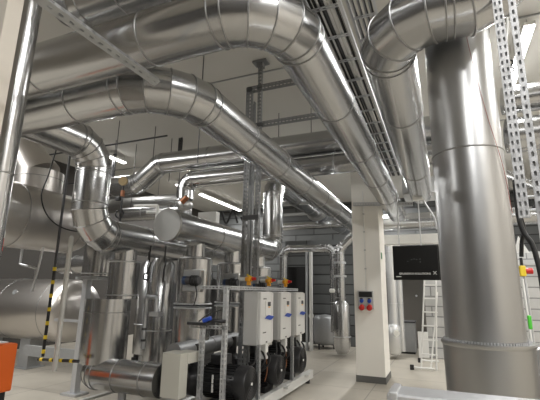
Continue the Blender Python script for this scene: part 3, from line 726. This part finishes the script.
MB().box((-2.62, 10.3, 1.6), (.14, .1, .1), bev=.03).build('valve', 'white', t)
t = thing('expansion_vessel', 'grey expansion vessel on the floor before the panel wall', 'vessel', (-3.3, 11.9, 0))
MB().rev((-3.2, 11.7, .1), (0, 0, 1), [(0, .15), (.04, .28), (.12, .33), (.72, .33), (.8, .28), (.84, .0)], 44, (True, False)).build('shell', 'dark' if False else 'galvd', t)
MB().tube([(-3.5, 11.35, .15), (-3.5, 11.35, .85)], .02, 8).build('gauge_pipe', 'blackp', t)
MB().rev((-3.5, 11.33, .9), (.3, -1, 0), [(0, .075), (.04, .075)], 24).build('gauge', 'lens', t)
MB().tube([(-3.75, 11.2, .12), (-3.5, 11.3, .12)], .07, 14).build('elbow', 'white', t)
for z in (0,):
    for k in range(3): MB().cyl((-3.2+.25*math.cos(k*2.1), 11.7+.25*math.sin(k*2.1), 0), (-3.2+.25*math.cos(k*2.1), 11.7+.25*math.sin(k*2.1), .14), .025, n=10).build('leg', 'blackp', t)
box('control_cabinet', 'tall black cabinet behind the far drive', 'cabinet', (-4.1, 11.9, 1.15), (.75, .5, 2.3), 'screen')
for k, x in enumerate((-3.40, -3.52)):
    tag(MB().box((x, 11.0, 1.34), (.075 if k == 0 else .05, .09, 2.66)).build('steel_post', 'steelw' if k == 0 else 'galvd'), ('pale' if k == 0 else 'grey')+' square steel post before the panel wall, '+('right' if k == 0 else 'left')+' one', 'post')
# right of pillar
pipe('riser_pipe', 'pale riser just right of the white pillar', 'pipe', [(-1.22, 11.0, .12), (-1.22, 11.0, 2.95)], .12, joints=.7, mt='glass', group=None)
pipe('riser_pipe', 'second pale riser right of the white pillar, near the doorway', 'pipe', [(-1.07, 11.3, .12), (-1.07, 11.3, 2.95)], .085, joints=.7, mt='glass')
t = thing('bottom_trap', 'glass like trap with gauge at the foot of the pale riser', 'fitting', (-1.22, 10.8, .1))
MB().rev((-1.2, 10.75, .1), (0, 0, 1), [(0, .1), (.06, .16), (.65, .16), (.7, .12)], 32).build('body', 'glass', t)
MB().rev((-1.12, 10.58, .62), (.3, -1, 0), [(0, .07), (.03, .07)], 24).build('gauge', 'lens', t)
box('white_duct', 'white level casing above the black board', 'duct', (-.2, 9.4, 2.73), (1.9, .3, .2), 'white')
t = thing('metal_cabinet', 'low grey metal cabinet in front of the doorway', 'cabinet', (-1.0, 12.1, 0))
MB().box((-.98, 12.05, .42), (.42, .5, .74), bev=.01).build('casing', 'galvd', t)
MB().box((-.98, 12.05, .81), (.46, .54, .04), bev=.005).build('top', 'dark', t)
MB().box((-.98, 12.05, .03), (.38, .46, .06)).build('plinth', 'blackp', t)
tag(MB().box((-.55, 11.2, .32), (.24, .05, .62), bev=.005).build('leaning_board', 'white'), 'white panel leaning beside the stepladder', 'panel')
MBd = MB().cyl((-.75, 13.03, 1.5), (-.75, 13.07, 1.5), .03, n=12).build('door_knob', 'galv'); MBd['kind'] = 'structure'

# black board with logo
t = thing('display_board', 'black hanging board with white lettering and cross mark', 'display', (-.35, 7.0, 2.05))
MB().box((-.385, 7.0, 2.05), (.70, .03, .56), bev=.01).build('panel', 'screen', t)
MB().box((.03, 7.06, 2.05), (.16, .03, .56), Matrix.Rotation(.5, 3, 'Z'), bev=.01).build('side_panel', 'screen', t)
def text(s, c, size, mt, parent, name='lettering', ext=.001, align='CENTER'):
    cu = bpy.data.curves.new(name, 'FONT'); cu.body = s; cu.size = size; cu.extrude = ext; cu.align_x = align; cu.offset = .0005
    o = bpy.data.objects.new('tmp', cu); COL.objects.link(o)
    dg = bpy.context.evaluated_depsgraph_get(); me = bpy.data.meshes.new_from_object(o.evaluated_get(dg)); bpy.data.objects.remove(o)
    q = bpy.data.objects.new(name, me); COL.objects.link(q); me.materials.clear(); me.materials.append(M[mt])
    R_ = Matrix.Rotation(PI/2, 4, 'X'); me.transform(R_); me.transform(Matrix.Translation(V(c)-parent.location)); q.parent = parent
    return q
text('GRUNDFOS iSOLUTIONS', (-.405, 6.983, 1.858), .043, 'white', t)
mb = MB(); mb.box((-.10, 6.983, 1.885), (.07, .003, .008), Matrix.Rotation(.8, 3, 'Y')).box((-.10, 6.983, 1.885), (.07, .003, .008), Matrix.Rotation(-.8, 3, 'Y')); mb.build('cross_mark', 'white', t)
MB().box((-.655, 6.983, 1.825), (.08, .003, .012)).build('underline', 'white', t)
mb = MB()
for x, z in ((-.5, 2.07), (-.44, 2.1), (-.40, 2.11), (-.36, 2.10), (-.31, 2.105), (-.31, 2.06)): mb.box((x, 6.983, z), (.009, .003, .009))
mb.build('small_marks', 'galvd', t)
MB().box((.02, 7.02, 1.80), (.05, .02, .05)).build('sticker', 'white', t)
for x in (-.62, -.28):
    MB().tube([(x, 7.0, 2.33), (x, 7.0, 3.3)], .009, 8).build('hanging_rod', 'galv', t)
box('junction_box', 'small white junction box under the rectangular duct', 'box', (-.28, 6.95, 3.12), (.16, .12, .08), 'white')
cable('bent_conduit', 'grey bent conduit right of the junction box', [(-.2, 7.1, 3.1), (-.15, 7.1, 3.0), (-.05, 7.1, 2.8), (-.02, 7.1, 2.6)], .016, 'galv', 'conduit')

# pillar fittings
t = thing('socket_panel', 'grey socket panel with two blue and two red sockets on the pillar', 'socket panel', (-1.33, 7.74, 1.42))
MB().box((-1.33, 7.72, 1.43), (.29, .05, .33), bev=.01).build('casing', 'vfdside', t)
MB().box((-1.33, 7.69, 1.53), (.24, .02, .1), bev=.006).build('breaker_window', 'blackp', t)
for x in (-1.40, -1.26):
    b_ = MB().rev((x, 7.7, 1.42), (0, -1, -.25), [(0, .035), (.05, .035), (.055, .03)], 20).build('blue_socket', 'blue', t)
    MB().box((x, 7.65, 1.44), (.05, .01, .05), bev=.004).build('socket_cover', 'dark', b_)
    MB().rev((x, 7.7, 1.31), (0, -1, -.35), [(0, .044), (.06, .044), None, (.06, .052), (.075, .048), (.075, .02)], 24).build('red_socket', 'red', t)
t = thing('conduit', 'thin white conduit running down the front of the pillar', 'conduit', (-1.32, 7.74, 2.5))
MB().tube([(-1.32, 7.738, 3.5), (-1.32, 7.738, 1.6)], .009, 8).build('tube', 'white', t)
for z in (2.0, 2.35, 2.7, 3.05): MB().box((-1.32, 7.738, z), (.035, .02, .025)).build('clip', 'vfdside', t)
tag(MB().box((-1.035, 7.9, 2.25), (.008, .1, .12), bev=.002).build('sticker', 'dkgreen'), 'small green sticker on the right side of the pillar', 'sticker')

# stepladder
t = thing('stepladder', 'white aluminium stepladder with black feet right of the doorway', 'ladder', (-.35, 10.2, 0))
def rod(a, b, r=.018, nm='stile', mt='white'): MB().tube([a, b], r, 8).build(nm, mt, t)
rod((-.55, 9.6, .0), (-.33, 9.9, 2.3)); rod((-.25, 9.6, .0), (-.1, 9.9, 2.3))
rod((-.35, 9.5, .05), (-.12, 9.9, 1.6), .015); 
for i in range(7):
    z = .3+.29*i; u_ = z/2.3
    MB().box((-.4+.19*u_, 9.6+.3*u_, z), (.34-.06*u_, .07, .025)).build('tread', 'white', t)
rod((-.72, 9.45, .05), (-.28, 9.45, .05), .02, 'base_bar'); rod((-.62, 10.5, .05), (-.2, 10.5, .05), .02, 'base_bar')
for x, y in ((-.72, 9.45), (-.62, 10.5)): MB().box((x, y, .05), (.08, .07, .1), bev=.01).build('foot', 'black', t)

# ================================================================== RIGHT EDGE
cable('thick_cable', 'thick black cable hanging at the right edge beside the warning triangle', [(.495, 3.0, 2.3), (.49, 3.0, 2.07), (.507, 3.0, 1.95), (.545, 3.0, 1.87), (.567, 3.0, 1.71), (.58, 3.0, 1.47), (.66, 3.0, 1.27)], .016, 'black')
cable('thick_cable', 'black cable branching off under the double row slotted rail', [(.49, 3.08, 1.8), (.50, 3.06, 1.9), (.515, 3.03, 1.97), (.495, 3.0, 2.1)], .013, 'black')
t = thing('warning_sign', 'white triangular warning sign beside the tall duct', 'sign', (.66, 3.8, 1.8))
MB().prism([(.555, 3.8, 1.89), (.665, 3.8, 1.89), (.60, 3.8, 2.03)], (0, .006, 0)).build('plate', 'white', t)
MB().prism([(.578, 3.797, 1.903), (.642, 3.797, 1.903), (.602, 3.797, 1.99)], (0, .003, 0)).build('inner_face', 'lens', t)
t = thing('tee_valve', 'yellow valve with a red knob at the right of the tall duct', 'valve', (.7, 3.8, 1.6))
MB().box((.60, 3.8, 1.745), (.045, .05, .085), bev=.008).build('body', 'yellow', t)
MB().cyl((.62, 3.8, 1.745), (.67, 3.8, 1.745), .024, n=16).build('knob', 'red', t)
MB().cyl((.60, 3.8, 1.78), (.60, 3.8, 1.85), .012, n=12).build('stem', 'blackp', t)
MB().tube([(.61, 3.8, 1.7), (.62, 3.8, .9)], .011, 8).build('riser', 'galv', t)
t = tag(MB().tube([(.585, 3.75, 1.68), (.60, 3.75, .9)], .009, 8).build('white_rod', 'white'), 'thin white rod below the yellow valve', 'rod')
box('green_tag', 'bright green tag behind the foot of the tall duct', 'tag', (.575, 3.6, 1.36), (.025, .03, .10), 'green', bev=.008)
box('black_box', 'black box at the right edge behind the collar', 'box', (.68, 3.5, 1.27), (.1, .1, .1), 'blackp')
for k, (x, z) in enumerate(((1.1, 2.6), (1.1, 2.45))):
    tag(MB().tube([(x-.3, 5.0, z), (x+1.2, 5.0, z)], .02, 8).build('thin_rail', 'galvd'), ('upper' if k == 0 else 'lower')+' of two thin level rails at the right edge', 'rail')
tag(MB().tube([(1.0, 5.2, 2.5), (1.6, 5.2, 3.0)], .03, 8).build('brace', 'dark'), 'dark slanting brace at the right edge', 'brace')
t = thing('wire_hanger', 'looped white wires with a clamp between the slotted rails', 'hanger', (.6, 3.3, 3.5))
MB().tube(curve_pts([(.6, 3.3, 4.0), (.63, 3.3, 3.7), (.58, 3.3, 3.4), (.6, 3.3, 3.3)]), .008, 8).build('wire', 'white', t)
MB().torus((.61, 3.3, 3.32), (0, 1, .1), .02, .007, 16).torus((.61, 3.3, 3.26), (0, 1, .1), .02, .007, 16).build('clamp', 'blackp', t)

# orange machine
t = thing('orange_machine', 'orange and grey machine case with black handle at the lower left corner', 'machine', (-4.45, 3.2, 0))
MB().box((-4.67, 3.2, .66), (.12, .4, .52), bev=.02).build('orange_case', 'orange', t)
MB().box((-4.83, 3.2, .68), (.2, .36, .5), bev=.02).build('grey_body', 'vfdside', t)
MB().box((-4.60, 3.0, .64), (.03, .05, .24), bev=.01).build('handle', 'blackp', t)
MB().box((-4.76, 3.2, .2), (.25, .3, .4), bev=.01).build('base', 'blackp', t)
